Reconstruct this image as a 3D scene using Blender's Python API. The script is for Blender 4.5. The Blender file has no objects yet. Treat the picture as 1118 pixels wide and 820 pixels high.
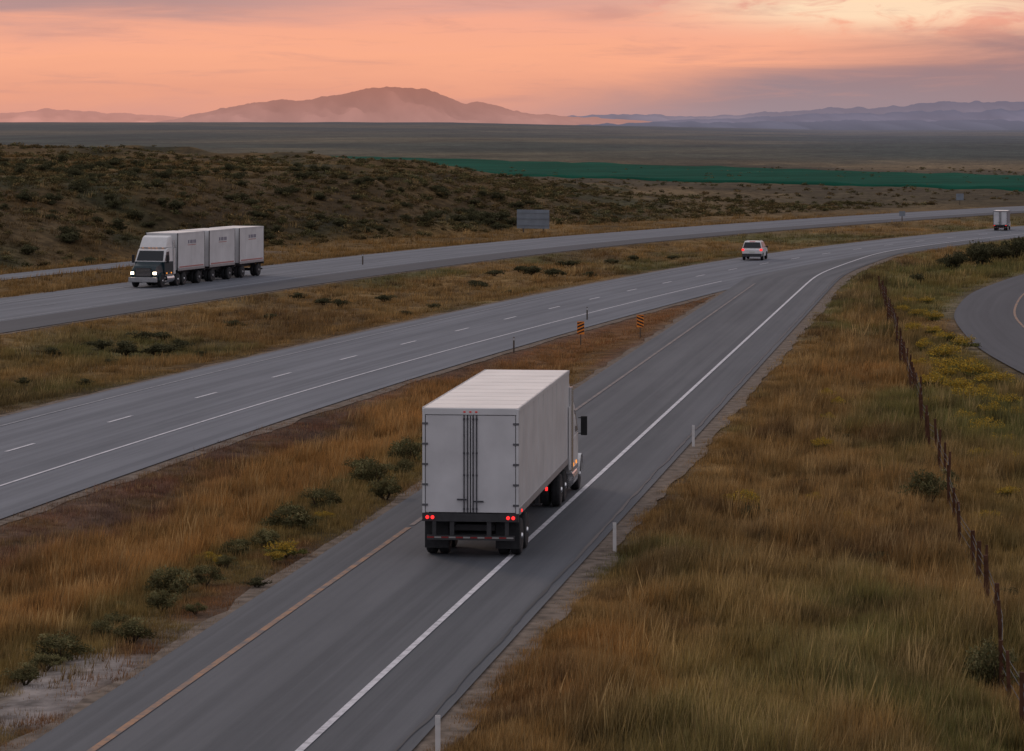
import bpy, math, random
import numpy as np
from mathutils import Vector, Matrix
random.seed(7); rng=np.random.default_rng(7)
S=bpy.context.scene
COL=S.collection
H=12.0; F=3550.0   # camera height (m), estimated focal length (image pixels)

def gp(x,y):
    """flat-ground position (m) under an image pixel (x, y)"""
    u=y-140.0  # image pixel rows below the horizon
    return (H*(x-559.0)/u, H*F/u)

# ------------------------------------------------------------------ helpers
def smooth(x,a,b):
    t=np.clip((x-a)/(b-a),0,1); return t*t*(3-2*t)
def vnoise(x,y,seed=0):
    x=np.asarray(x,float); y=np.asarray(y,float)
    xi=np.floor(x).astype(np.int64); yi=np.floor(y).astype(np.int64)
    fx=x-xi; fy=y-yi; fx=fx*fx*(3-2*fx); fy=fy*fy*(3-2*fy)
    def h(a,b):
        n=(a*374761393+b*668265263+seed*1442695041)&0xFFFFFFFF
        n=((n^(n>>13))*1274126177)&0xFFFFFFFF
        return ((n^(n>>16))&0xFFFF)/65535.0
    return (h(xi,yi)*(1-fx)+h(xi+1,yi)*fx)*(1-fy)+(h(xi,yi+1)*(1-fx)+h(xi+1,yi+1)*fx)*fy
def fbm(x,y,o=4,seed=0):
    s=0;a=.5;t=0
    for i in range(o):
        s=s+a*vnoise(x*2**i,y*2**i,seed+i*17); t+=a; a*=.5
    return s/t

def curve_fn(pts,sig,y0=-200,y1=1500):
    ys=np.arange(y0-100,y1+101,1.0)
    px=np.array([p[0] for p in pts]); pv=np.array([p[1] for p in pts])
    v=np.interp(ys,px,pv)
    sl0=(pv[1]-pv[0])/(px[1]-px[0]); sl1=(pv[-1]-pv[-2])/(px[-1]-px[-2])
    v=np.where(ys<px[0],pv[0]+(ys-px[0])*sl0,v); v=np.where(ys>px[-1],pv[-1]+(ys-px[-1])*sl1,v)
    k=np.arange(-3*sig,3*sig+1); g=np.exp(-k*k/(2.0*sig*sig)); g/=g.sum()
    n=len(k)//2
    vp=np.concatenate([v[0]-sl0*np.arange(n,0,-1),v,v[-1]+sl1*np.arange(1,n+1)])
    vs=np.convolve(vp,g,'valid')
    return lambda Y: np.interp(Y,ys,vs)
Cc=curve_fn([(-200,-73.6),(80,-26),(123.5,-18.47),(159.6,-11.15),(204.8,-.4),(250,10.96),(295.5,24.1),(340,40.2),(386,61.4),(450,94.5),(520,138),(600,194),(1500,900)],22)
def cosC(Y):
    s=(Cc(Y+2)-Cc(Y-2))/4.0
    return 1/np.sqrt(1+s*s)
def Coff(Y,o): return Cc(Y)+o/cosC(Y)
def offm(X,Y): return (X-Cc(Y))*cosC(Y)
RW=curve_fn([(-200,-.14253*200-13),(268,.14253*268-13),(315,35.6),(345,float(Coff(345.,3.66))),(386,float(Coff(386.,3.66))),(450,float(Coff(450.,3.66))),(520,float(Coff(520.,3.66))),(600,float(Coff(600.,3.66)))],9)
def RL(Y): return np.maximum(.14253*Y-18.4, Coff(Y,4.3))
def RR(Y): return RW(Y)+2.15
def ramp_yellow(Y): return .14253*Y-17.0
M_R=6.7; M_L=-5.2
# curved side road
SR=curve_fn([(100,26.5),(149.5,24.9),(160.8,25.0),(177.5,25.3),(207.8,28.0),(236.7,33.2),(269.6,42.5),(300,56),(330,74)],7)

def on_road(X,Y,m=0.0):
    o=offm(X,Y)
    a=(o>M_L-m)&(o<M_R+m)
    a|=(o<-25.5+m)&(o>-40.6-m)
    a|=(o<-51.5+m)&(o>-55.5-m)&(Y<315)
    a|=(X>RL(Y)-m)&(X<RR(Y)+m)&(Y<350)
    a|=(X>SR(Y)-m)&(X<SR(Y)+9+m)&(Y<330)&(Y>100)
    return a
def road_dist(X,Y):
    o=offm(X,Y)
    def d(v,a,b): return np.maximum(np.maximum(a-v,v-b),0)
    r=d(o,M_L,M_R); r=np.minimum(r,d(o,-40.6,-25.5)); r=np.minimum(r,np.where(Y<320,d(o,-55.5,-51.5),99))
    r=np.minimum(r,np.where(Y<360,d(X,RL(Y),RR(Y)),99))
    r=np.minimum(r,np.where(Y<330,d(X,SR(Y),SR(Y)+9),99))
    return r
def height(X,Y):
    X=np.asarray(X,float);Y=np.asarray(Y,float)
    o=-offm(X,np.minimum(Y,1400))
    d=road_dist(X,Y)
    z=-0.06+ smooth(d,1.5,6)*((fbm(X/9,Y/9,3,3)-.55)*.9) - .22*smooth(d,1.2,4)
    Hh=np.interp(X,[-400,-60,-15,6,25,60],[9.6,8.8,7.1,3.6,1.5,.2])
    n=fbm(X/38,Y/38,3,9)-.5
    prof=smooth(o+n*16,57,88)*.80+smooth(o,85,190)*.20
    fade=1-smooth(Y,520,760)
    hz=Hh*prof*fade*(1+.28*n*smooth(o,60,90))+ (fbm(X/9,Y/9,4,22)-.5)*2.0*smooth(o,60,80)*fade
    z=z+hz*smooth(o,57,62)
    az=X/np.maximum(Y,1)
    R=np.interp(az,[-.6,-.02,.03,.1,.6],[37,34,22,4,0])
    z=z+R*smooth(Y,1500,13000)+smooth(Y,700,2500)*(fbm(X/300,Y/700,3,5)-.5)*5
    return z

def mat_new(name):
    m=bpy.data.materials.new(name); m.use_nodes=True
    nt=m.node_tree; nt.nodes.clear()
    out=nt.nodes.new('ShaderNodeOutputMaterial')
    return m,nt,out
def simple(name,col,rough=.6,metal=0,spec=.4,var=.12,scale=3,emis=None,es=0,bump=0):
    m,nt,out=mat_new(name)
    b=nt.nodes.new('ShaderNodeBsdfPrincipled'); nt.links.new(b.outputs[0],out.inputs[0])
    tc=nt.nodes.new('ShaderNodeTexCoord'); no=nt.nodes.new('ShaderNodeTexNoise')
    no.inputs['Scale'].default_value=scale; no.inputs['Detail'].default_value=6
    nt.links.new(tc.outputs['Object'],no.inputs['Vector'])
    r=nt.nodes.new('ShaderNodeValToRGB'); nt.links.new(no.outputs[0],r.inputs[0])
    r.color_ramp.elements[0].position=.3; r.color_ramp.elements[1].position=.7
    r.color_ramp.elements[0].color=(*[c*(1-var) for c in col],1); r.color_ramp.elements[1].color=(*[min(1,c*(1+var)) for c in col],1)
    nt.links.new(r.outputs[0],b.inputs['Base Color'])
    b.inputs['Roughness'].default_value=rough; b.inputs['Metallic'].default_value=metal
    b.inputs['Specular IOR Level'].default_value=spec
    if emis: b.inputs['Emission Color'].default_value=(*emis,1); b.inputs['Emission Strength'].default_value=es
    if bump:
        bp=nt.nodes.new('ShaderNodeBump'); bp.inputs['Strength'].default_value=bump; nt.links.new(no.outputs[0],bp.inputs['Height']); nt.links.new(bp.outputs[0],b.inputs['Normal'])
    return m

class MB:
    def __init__(s): s.v=[];s.f=[];s.m=[]
    def quad(s,pts,m=0):
        n=len(s.v); s.v+= [tuple(p) for p in pts]; s.f.append(tuple(range(n,n+len(pts)))); s.m.append(m)
    def box(s,x0,x1,y0,y1,z0,z1,m=0):
        n=len(s.v)
        s.v+=[(x0,y0,z0),(x1,y0,z0),(x1,y1,z0),(x0,y1,z0),(x0,y0,z1),(x1,y0,z1),(x1,y1,z1),(x0,y1,z1)]
        for f in [(0,3,2,1),(4,5,6,7),(0,1,5,4),(1,2,6,5),(2,3,7,6),(3,0,4,7)]:
            s.f.append(tuple(n+i for i in f)); s.m.append(m)
        return s
    def cyl(s,p0,p1,r0,r1=None,seg=12,m=0,cap=True):
        r1=r0 if r1 is None else r1
        p0=Vector(p0);p1=Vector(p1);d=(p1-p0).normalized()
        a=d.orthogonal().normalized();b=d.cross(a)
        n=len(s.v)
        for p,r in ((p0,r0),(p1,r1)):
            for i in range(seg):
                t=2*math.pi*i/seg; s.v.append(tuple(p+a*math.cos(t)*r+b*math.sin(t)*r))
        for i in range(seg):
            j=(i+1)%seg; s.f.append((n+i,n+j,n+seg+j,n+seg+i)); s.m.append(m)
        if cap:
            s.f.append(tuple(n+i for i in range(seg))[::-1]); s.m.append(m)
            s.f.append(tuple(n+seg+i for i in range(seg))); s.m.append(m)
        return s
    def lathe_x(s,c,prof,seg=28,m=0):
        n=len(s.v)
        for dx,r in prof:
            for i in range(seg):
                t=2*math.pi*i/seg; s.v.append((c[0]+dx,c[1]+r*math.cos(t),c[2]+r*math.sin(t)))
        for k in range(len(prof)-1):
            for i in range(seg):
                j=(i+1)%seg; s.f.append((n+k*seg+i,n+k*seg+j,n+(k+1)*seg+j,n+(k+1)*seg+i)); s.m.append(m)
        s.f.append(tuple(n+i for i in range(seg))[::-1]); s.m.append(m)
        e=n+(len(prof)-1)*seg; s.f.append(tuple(e+i for i in range(seg))); s.m.append(m)
        return s
    def shell(s,prof,m=0):
        """closed side profile [(y,z,halfwidth)] -> solid symmetric in x"""
        n=len(s.v);k=len(prof)
        for y,z,w in prof: s.v.append((-w,y,z))
        for y,z,w in prof: s.v.append((w,y,z))
        for i in range(k):
            j=(i+1)%k; s.f.append((n+i,n+j,n+k+j,n+k+i)); s.m.append(m)
        s.f.append(tuple(n+i for i in range(k))[::-1]); s.m.append(m)
        s.f.append(tuple(n+k+i for i in range(k))); s.m.append(m)
        return s
    def mesh(s,name,mats):
        me=bpy.data.meshes.new(name); me.from_pydata(s.v,[],s.f)
        for m in mats: me.materials.append(m)
        me.polygons.foreach_set('material_index',s.m); me.update()
        import bmesh
        bm=bmesh.new(); bm.from_mesh(me); bmesh.ops.recalc_face_normals(bm,faces=bm.faces); bm.to_mesh(me); bm.free()
        return me
    def obj(s,name,mats,parent=None,bevel=0,smooth_=False,loc=None):
        me=s.mesh(name,mats if isinstance(mats,(list,tuple)) else [mats])
        return link(name,me,parent,bevel,smooth_,loc)
def link(name,me,parent=None,bevel=0,smooth_=False,loc=None):
    o=bpy.data.objects.new(name,me); COL.objects.link(o)
    if parent: o.parent=parent
    if loc: o.location=loc
    if bevel:
        b=o.modifiers.new('bevel','BEVEL'); b.width=bevel; b.segments=2; b.limit_method='ANGLE'; b.angle_limit=math.radians(40)
    if smooth_ and me:
        for p in me.polygons: p.use_smooth=True
    return o
def thing(o,label,cat,group=None):
    o['label']=label;o['category']=cat
    if group:o['group']=group
    return o
def struct(o,kind='structure'):
    o['kind']=kind; return o
def empty(name,loc=(0,0,0),rz=0,scale=1,parent=None):
    o=bpy.data.objects.new(name,None); COL.objects.link(o); o.location=loc; o.rotation_euler=(0,0,rz); o.scale=(scale,)*3
    o.empty_display_size=.5
    if parent:o.parent=parent
    return o

def np_mesh(name,V,T,cols=None,mats=(),smooth_=False,extra=None,quads=False):
    me=bpy.data.meshes.new(name)
    k=T.shape[1]
    me.vertices.add(len(V)); me.vertices.foreach_set('co',V.astype(np.float32).ravel())
    me.loops.add(T.size); me.loops.foreach_set('vertex_index',T.astype(np.int32).ravel())
    me.polygons.add(len(T)); me.polygons.foreach_set('loop_start',(np.arange(len(T))*k).astype(np.int32))
    me.polygons.foreach_set('loop_total',np.full(len(T),k,np.int32))
    me.polygons.foreach_set('use_smooth',np.full(len(T),bool(smooth_)))
    for m in mats: me.materials.append(m)
    me.update(calc_edges=True)
    if cols is not None:
        a=me.color_attributes.new('Col','FLOAT_COLOR','POINT')
        a.data.foreach_set('color',np.concatenate([cols,np.ones((len(cols),1))],1).astype(np.float32).ravel())
    if extra is not None:
        for n,arr in extra.items():
            a=me.attributes.new(n,'FLOAT','POINT'); a.data.foreach_set('value',arr.astype(np.float32).ravel())
    me.validate()
    return me

# ------------------------------------------------------------------ materials
def N(nt,t,**k):
    n=nt.nodes.new(t)
    for a,b in k.items(): setattr(n,a,b)
    return n
def math_(nt,op,a,b=None,c=None,clamp=False):
    n=N(nt,'ShaderNodeMath',operation=op); n.use_clamp=clamp
    for i,v in enumerate((a,b,c)):
        if v is None: continue
        if hasattr(v,'links') or hasattr(v,'is_linked'): nt.links.new(v,n.inputs[i])
        else: n.inputs[i].default_value=v
    return n.outputs[0]
def sstep(nt,v,a,b):
    n=N(nt,'ShaderNodeMapRange',interpolation_type='SMOOTHSTEP'); nt.links.new(v,n.inputs[0]); n.inputs[1].default_value=a; n.inputs[2].default_value=b
    return n.outputs[0]
def mix(nt,f,a,b,mode='MIX'):
    n=N(nt,'ShaderNodeMix',data_type='RGBA',blend_type=mode)
    for i,v in ((0,f),(6,a),(7,b)):
        if hasattr(v,'is_linked'): nt.links.new(v,n.inputs[i])
        elif i==0: n.inputs[0].default_value=v
        else: n.inputs[i].default_value=(*v,1)
    return n.outputs[2]
def noise(nt,vec,scale,detail=5,rough=.6,dist=0):
    n=N(nt,'ShaderNodeTexNoise'); n.inputs['Scale'].default_value=scale; n.inputs['Detail'].default_value=detail; n.inputs['Roughness'].default_value=rough; n.inputs['Distortion'].default_value=dist
    if vec is not None: nt.links.new(vec,n.inputs['Vector'])
    return n.outputs[0]
def mapping(nt,vec,scale):
    n=N(nt,'ShaderNodeMapping'); nt.links.new(vec,n.inputs[0]); n.inputs['Scale'].default_value=scale; return n.outputs[0]

def ground_mat():
    m,nt,out=mat_new('ground_soil_and_dry_grass')
    at=N(nt,'ShaderNodeAttribute',attribute_name='Col')
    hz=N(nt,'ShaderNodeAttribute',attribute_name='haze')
    geo=N(nt,'ShaderNodeNewGeometry')
    n1=noise(nt,geo.outputs['Position'],.9,8,.7); n2=noise(nt,geo.outputs['Position'],.11,6,.6)
    far=noise(nt,mapping(nt,geo.outputs['Position'],(.010,.003,.0)),1.0,8,.7)
    mid=noise(nt,mapping(nt,geo.outputs['Position'],(.12,.035,.0)),1.0,8,.75)
    def mr(v,a,b):
        f1=N(nt,'ShaderNodeMapRange'); nt.links.new(v,f1.inputs[0]); f1.inputs[1].default_value=.33; f1.inputs[2].default_value=.67; f1.inputs[3].default_value=a; f1.inputs[4].default_value=b; return f1.outputs[0]
    k=math_(nt,'MULTIPLY',mr(n1,.45,1.5),mr(n2,.7,1.25)); k=math_(nt,'MULTIPLY',k,mr(far,.5,1.4)); k=math_(nt,'MULTIPLY',k,mr(mid,.65,1.3))
    comb=N(nt,'ShaderNodeVectorMath',operation='SCALE'); nt.links.new(at.outputs['Color'],comb.inputs[0]); nt.links.new(k,comb.inputs['Scale'])
    b=N(nt,'ShaderNodeBsdfPrincipled'); nt.links.new(comb.outputs[0],b.inputs['Base Color']); b.inputs['Roughness'].default_value=.95; b.inputs['Specular IOR Level'].default_value=.05
    bp=N(nt,'ShaderNodeBump'); bp.inputs['Strength'].default_value=.6; bp.inputs['Distance'].default_value=.15; nt.links.new(n1,bp.inputs['Height']); nt.links.new(bp.outputs[0],b.inputs['Normal'])
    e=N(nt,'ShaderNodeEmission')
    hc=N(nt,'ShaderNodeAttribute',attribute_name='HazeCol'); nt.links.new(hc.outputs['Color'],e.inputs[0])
    ms=N(nt,'ShaderNodeMixShader'); nt.links.new(hz.outputs['Fac'],ms.inputs[0]); nt.links.new(b.outputs[0],ms.inputs[1]); nt.links.new(e.outputs[0],ms.inputs[2])  # distance haze painted over the soil as emission
    nt.links.new(ms.outputs[0],out.inputs[0]); return m
def asphalt_mat(name,dark,light):
    m,nt,out=mat_new(name)
    uv=N(nt,'ShaderNodeUVMap'); geo=N(nt,'ShaderNodeNewGeometry')
    track=noise(nt,mapping(nt,uv.outputs[0],(1.1,.005,1)),1.0,5,.65)
    fine=noise(nt,geo.outputs['Position'],14,4,.7)
    blot=noise(nt,mapping(nt,uv.outputs[0],(.35,.04,1)),1.0,7,.72)
    t=sstep(nt,track,.38,.62)
    t=math_(nt,'MULTIPLY',t,.55); t=math_(nt,'MULTIPLY_ADD',sstep(nt,blot,.35,.65),.35,t); t=math_(nt,'MULTIPLY_ADD',fine,.1,t)
    c=mix(nt,t,dark,light)
    b=N(nt,'ShaderNodeBsdfPrincipled'); nt.links.new(c,b.inputs['Base Color'])
    b.inputs['Roughness'].default_value=.75; b.inputs['Specular IOR Level'].default_value=.25
    bp=N(nt,'ShaderNodeBump'); bp.inputs['Strength'].default_value=.25; bp.inputs['Distance'].default_value=.01; nt.links.new(fine,bp.inputs['Height']); nt.links.new(bp.outputs[0],b.inputs['Normal'])
    nt.links.new(b.outputs[0],out.inputs[0]); return m
def paint_mat(name,col,wear,base,soft=.12,sc=2.5):
    m,nt,out=mat_new(name)
    geo=N(nt,'ShaderNodeNewGeometry'); n=noise(nt,geo.outputs['Position'],sc,8,.75)
    c=mix(nt,sstep(nt,n,wear-soft,wear+soft),base,col)
    b=N(nt,'ShaderNodeBsdfPrincipled'); nt.links.new(c,b.inputs['Base Color']); b.inputs['Roughness'].default_value=.7
    nt.links.new(b.outputs[0],out.inputs[0]); return m
def veg_mat(name,trans=.3):
    m,nt,out=mat_new(name)
    at=N(nt,'ShaderNodeAttribute',attribute_name='Col')
    d=N(nt,'ShaderNodeBsdfDiffuse'); t=N(nt,'ShaderNodeBsdfTranslucent')
    nt.links.new(at.outputs['Color'],d.inputs[0]); nt.links.new(at.outputs['Color'],t.inputs[0])
    ms=N(nt,'ShaderNodeMixShader'); ms.inputs[0].default_value=trans
    nt.links.new(d.outputs[0],ms.inputs[1]); nt.links.new(t.outputs[0],ms.inputs[2]); nt.links.new(ms.outputs[0],out.inputs[0]); return m
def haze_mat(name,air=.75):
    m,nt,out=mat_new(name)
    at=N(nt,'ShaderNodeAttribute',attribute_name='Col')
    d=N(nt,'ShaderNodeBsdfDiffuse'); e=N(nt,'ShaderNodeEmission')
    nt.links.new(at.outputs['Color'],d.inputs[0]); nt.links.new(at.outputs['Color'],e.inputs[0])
    ms=N(nt,'ShaderNodeMixShader'); ms.inputs[0].default_value=air  # painted airlight: part of the mountain colour glows as haze
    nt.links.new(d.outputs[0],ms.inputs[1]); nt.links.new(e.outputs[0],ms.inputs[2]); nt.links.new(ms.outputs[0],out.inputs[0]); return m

MG=ground_mat()
MA=asphalt_mat('weathered_highway_asphalt',(.080,.090,.110),(.162,.174,.202))
MR=asphalt_mat('ramp_asphalt',(.054,.060,.071),(.108,.114,.128))
MSH=asphalt_mat('dark_shoulder_asphalt',(.045,.048,.058),(.07,.073,.085))
MGR=simple('roadside_gravel',(.150,.120,.098),.95,var=.45,scale=2.2,bump=.5,spec=.1)
MPW=paint_mat('worn_white_road_paint',(.62,.61,.65),.40,(.17,.17,.19),.22)
MPW2=paint_mat('faded_white_road_paint',(.34,.34,.37),.48,(.14,.15,.17),.2)
MPY=paint_mat('worn_yellow_road_paint',(.36,.18,.085),.50,(.10,.095,.10),.16,1.2)
MPY2=paint_mat('pale_worn_road_paint',(.24,.18,.16),.51,(.09,.09,.10),.16,1.0)
MTAR=simple('tar_seam_filler',(.008,.008,.010),.5,var=.4,scale=1)
MVEG=veg_mat('dry_grass_blades',.35); MLEAF=veg_mat('shrub_leaves',.2)

# ------------------------------------------------------------------ terrain
TAN=np.array([.31,.19,.075]); STR=np.array([.46,.32,.15]); OR=np.array([.36,.18,.06]); OLV=np.array([.14,.135,.048]); BRN=np.array([.12,.072,.040]); RED=np.array([.25,.10,.055]); DIRT=np.array([.20,.125,.09])
def lerp(a,b,t): return a*(1-t)+b*t
def zone_color(X,Y):
    """albedo of vegetation / soil at a place, and grass height (m), density 0..1"""
    o=offm(X,Y); d=road_dist(X,Y)
    n=fbm(X/9,Y/20,4,31)[...,None]; n2=fbm(X/4,Y/8,4,41)[...,None]; n3=fbm(X/7,Y/16,4,43)[...,None]; n4=fbm(X/1.8,Y/3.0,3,47)[...,None]; n5=fbm(X/1.2,Y/2.2,3,49)[...,None]
    shp=X.shape
    col=TAN*np.ones(shp+(1,))
    col=lerp(col,OLV*1.1,smooth(n,.46,.58)*.85)
    col=lerp(col,OR*.95,smooth(n3,.52,.66)*.6)
    col=lerp(col,BRN,smooth(n2,.56,.70)*.6)
    col=lerp(col,STR,smooth(n4,.58,.75)*.5)
    col=lerp(col,BRN*.9,smooth(n5,.62,.74)*.55)
    hgt=np.full(shp,.55); den=np.ones(shp)
    A=(X>RR(Y))
    hgt=np.where(A,np.clip(d*.22,.06,.60)*(0.45+1.0*n2[...,0]),hgt)
    fx=10.74+(Y-69.8)*.0966
    g=smooth(X-fx,-1.5,3)[...,None]*A[...,None]*smooth(n3,.3,.5)
    col=lerp(col,np.array([.17,.165,.06]),g*.6)
    nearo=(smooth(-(Y-95),0,22)*A)[...,None]*smooth(X-RR(Y),2.,5.)[...,None]*(1-smooth(X-fx,-4,-1)[...,None])
    col=lerp(col,OLV*1.3+TAN*.12,nearo*.6*smooth(n2,.3,.6))
    # wedge between highway and ramp
    B=(o>M_R)&(X<RL(Y))&(Y<260)
    a=Coff(Y,M_R); t=np.clip((X-a)/np.maximum(RL(Y)-a,.1),0,1)+ (n2[...,0]-.5)*.35+(n3[...,0]-.5)*.3
    tt=t[...,None]
    cB=lerp(lerp(lerp(DIRT,RED*.9,smooth(n4,.4,.7)*.5),TAN*.8,smooth(n5,.5,.7)*.6)*(.75+.5*n2),lerp(OR,TAN,n4)*(.75+.6*n2),smooth(tt,.16,.38))
    cB=lerp(cB,TAN*.55+OLV*.5,smooth(tt,.64,.74)); cB=lerp(cB,RED*.5+TAN*.35,smooth(tt,.82,.92)*smooth(n4,.3,.6)); cB=lerp(cB,BRN,smooth(n5,.6,.75)*.4)
    farw=smooth(Y,125,190)[...,None]; cB=cB*(1-farw*.7)+(RED*.75+TAN*.25)*farw*.7
    hB=np.interp(t,[0,.16,.34,.66,.76,.9,1],[.14,.18,.5,.6,.34,.16,.1])*(1-.72*farw[...,0])
    dB=np.interp(t,[0,.16,.32,.7,.85,1],[.6,.65,1,1,.8,.45])
    col=np.where(B[...,None],cB,col); hgt=np.where(B,hB,hgt); den=np.where(B,dB,den)
    # median
    Cz=(o<M_L)&(o>-25.5)
    m=fbm(X/11,Y/26,4,77)[...,None]
    cC=lerp(TAN*.95,OLV*.85+BRN*.3,smooth(m,.42,.6)); cC=lerp(cC,STR*.8,smooth(n2,.55,.75)*.5); cC=lerp(cC,BRN,smooth(n3,.55,.7)*.5); cC=lerp(cC,BRN,smooth(n5,.58,.72)*.5)
    col=np.where(Cz[...,None],cC,col); hgt=np.where(Cz,np.clip(d*.14,.05,.36),hgt); den=np.where(Cz,.8,den)
    D=(o<-40.6)
    k=fbm(X/16,Y/20,4,55)[...,None]
    cD=lerp(np.array([.140,.095,.048]),np.array([.080,.074,.038]),smooth(k,.36,.6))
    cD=lerp(cD,TAN*.62,smooth(n2,.52,.72)*.5)
    rim=smooth(-o,85,112)[...,None]*(1-smooth(X,-20,30))[...,None]*smooth(n,.3,.5)
    cD=cD*(1-rim*.8)+TAN*.72*rim*.8
    nr=(1-smooth(-o,57,64))[...,None]; cD=cD*(1-nr)+TAN*.85*nr
    col=np.where(D[...,None],cD,col); hgt=np.where(D,.40,hgt); den=np.where(D,.85,den)
    return col,hgt,den,d
GPX,GPY=gp(62,748)
def gravel_patch(X,Y):
    return np.exp(-(((X-GPX-.1425*(Y-GPY))/1.4)**2+((Y-GPY)/6.0)**2))

rows=20*np.power(900.0,np.linspace(0,1,600))
azs=np.concatenate([np.linspace(-.75,-.24,34)[:-1],np.linspace(-.24,.24,250),np.linspace(.24,.75,34)[1:]])
AZ,YY=np.meshgrid(azs,rows); XX=AZ*YY
ZZ=height(XX,YY)
col,_,dn,dd=zone_color(XX,np.minimum(YY,1400))
col=col*.60  # ground darkened below the grass, shade painted in for depth
gr=(1-smooth(dd,.2,1.4))[...,None]; col=col*(1-gr*.6)+np.array([.14,.11,.09])*gr*.6
f=smooth(YY,330,560)[...,None]
pl=fbm(XX/60,YY/150,4,61)[...,None]
plain=np.array([.085,.066,.038])*(1-smooth(pl,.4,.6))+np.array([.15,.105,.055])*smooth(pl,.4,.6)
far=smooth(YY,900,1500)[...,None]
pn=fbm(XX/500,YY/1500,4,62)[...,None]
plain=plain*(1-far)+(np.array([.055,.064,.050])*(1-smooth(pn,.4,.62))+np.array([.130,.110,.068])*smooth(pn,.4,.62))*far
o_=offm(XX,np.minimum(YY,1400)); hillm=((-o_>55)&(XX<20)&(YY<620))[...,None]
f=np.where(hillm,f*.0,f)
col=col*(1-f)+plain*f
patch=np.clip(gravel_patch(XX,YY)*1.6,0,1)[...,None]*smooth(fbm(XX/1.2,YY/2.5,3,5),.3,.5)[...,None]
col=col*(1-patch)+np.array([.31,.275,.26])*patch
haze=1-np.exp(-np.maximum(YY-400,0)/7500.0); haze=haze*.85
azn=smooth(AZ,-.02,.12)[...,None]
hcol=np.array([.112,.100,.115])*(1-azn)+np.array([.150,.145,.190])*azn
R_,C_=XX.shape
V=np.stack([XX,YY,ZZ],-1).reshape(-1,3)
idx=np.arange(R_*C_).reshape(R_,C_)
T=np.stack([idx[:-1,:-1],idx[:-1,1:],idx[1:,1:],idx[1:,:-1]],-1).reshape(-1,4)
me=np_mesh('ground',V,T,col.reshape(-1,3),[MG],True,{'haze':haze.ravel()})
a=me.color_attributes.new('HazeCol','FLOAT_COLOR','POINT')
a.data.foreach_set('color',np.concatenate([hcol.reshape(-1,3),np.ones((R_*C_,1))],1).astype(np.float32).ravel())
struct(link('ground',me))

# ------------------------------------------------------------------ roads
def strip(name,fl,fr,y0,y1,z,mat,step=2.0):
    ys=np.arange(y0,y1+.01,step); L=fl(ys); R=fr(ys)
    n=len(ys)
    V=np.concatenate([np.stack([L,ys,np.full(n,z)],1),np.stack([R,ys,np.full(n,z)],1)])
    i=np.arange(n-1); T=np.stack([i,n+i,n+i+1,i+1],1)
    me=np_mesh(name,V,T,None,[mat])
    uv=me.uv_layers.new(name='UVMap')
    U=np.concatenate([L-(L+R)/2,R-(L+R)/2]); W=np.concatenate([ys,ys])
    data=np.stack([U[T.ravel()],W[T.ravel()]],1).astype(np.float32); uv.data.foreach_set('uv',data.ravel())
    return struct(link(name,me))
cf=lambda o:(lambda Y:Coff(Y,o))
def rag(Y,s,a=.25): return (fbm(Y/3.0,Y*0+s,3,int(s))-.5)*2*a
strip('gravel_verge',lambda Y:Coff(Y,M_L-.5)+rag(Y,3),lambda Y:Coff(Y,M_R+.6)+rag(Y,5),30,760,-.035,MGR,1)
strip('gravel_verge',lambda Y:Coff(Y,-41.1)+rag(Y,7),lambda Y:Coff(Y,-25.1)+rag(Y,9),30,760,-.036,MGR,1)
strip('gravel_verge',lambda Y:RL(Y)-.4+rag(Y,11),lambda Y:RR(Y)+.75+rag(Y,13,.3),30,350,-.02,MGR,1)
strip('highway',cf(M_L),cf(M_R),30,760,.0,MA)
strip('opposite_highway',cf(-40.6),cf(-29.9),30,760,.0,MA)
strip('opposite_highway_shoulder',cf(-29.9),cf(-25.5),30,760,.001,MSH)
strip('frontage_road',cf(-55.5),cf(-51.5),30,312,.0,MA)
strip('ramp_road',RL,RR,30,350,.018,MR)
strip('side_road',SR,lambda Y:SR(Y)+8.6,104,326,.012,MSH)
def line(name,c,w,y0,y1,z,mat,dash=None):
    if dash is None:
        return strip(name,lambda Y:c(Y)-w/2,lambda Y:c(Y)+w/2,y0,y1,z,mat,1.5)
    V=[];T=[]
    s=y0
    while s<y1:
        ys=np.linspace(s,s+dash[0]*.97,3); X=c(ys)
        for k in range(2):
            n=len(V); V+=[(X[k]-w/2,ys[k],z),(X[k]+w/2,ys[k],z),(X[k+1]+w/2,ys[k+1],z),(X[k+1]-w/2,ys[k+1],z)]; T.append((n,n+1,n+2,n+3))
        s+=dash[1]*float(cosC(np.array(s)))
    me=np_mesh(name,np.array(V),np.array(T),None,[mat]); return struct(link(name,me))
line('ramp_edge_marking',lambda Y:RW(Y),.16,30,600,.034,MPW)
line('ramp_yellow_marking',ramp_yellow,.17,30,98,.034,MPY)
line('ramp_pale_marking',ramp_yellow,.15,98,252,.034,MPY2)
strip('tar_seam',lambda Y:RW(Y)+1.84+rag(Y,17,.05),lambda Y:RW(Y)+1.92+rag(Y,17,.05)+rag(Y*2,19,.05),30,300,.034,MTAR,.5)
line('highway_edge_marking',cf(3.66),.13,30,256,.016,MPW)
line('highway_median_marking',cf(-3.75),.12,30,700,.016,MPW2)
line('highway_lane_marking',cf(0),.15,123.5-12*4-3,620,.016,MPW,(3.2,12.19))
line('opposite_edge_marking',cf(-30.4),.15,30,700,.016,MPW2)
line('opposite_outer_marking',cf(-37.9),.15,30,700,.016,MPW2)
line('opposite_lane_marking',cf(-34.2),.13,100,620,.016,MPW2,(3.2,12.19))
line('side_road_marking',lambda Y:SR(Y)+3.9,.15,106,324,.028,MPY)

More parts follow.
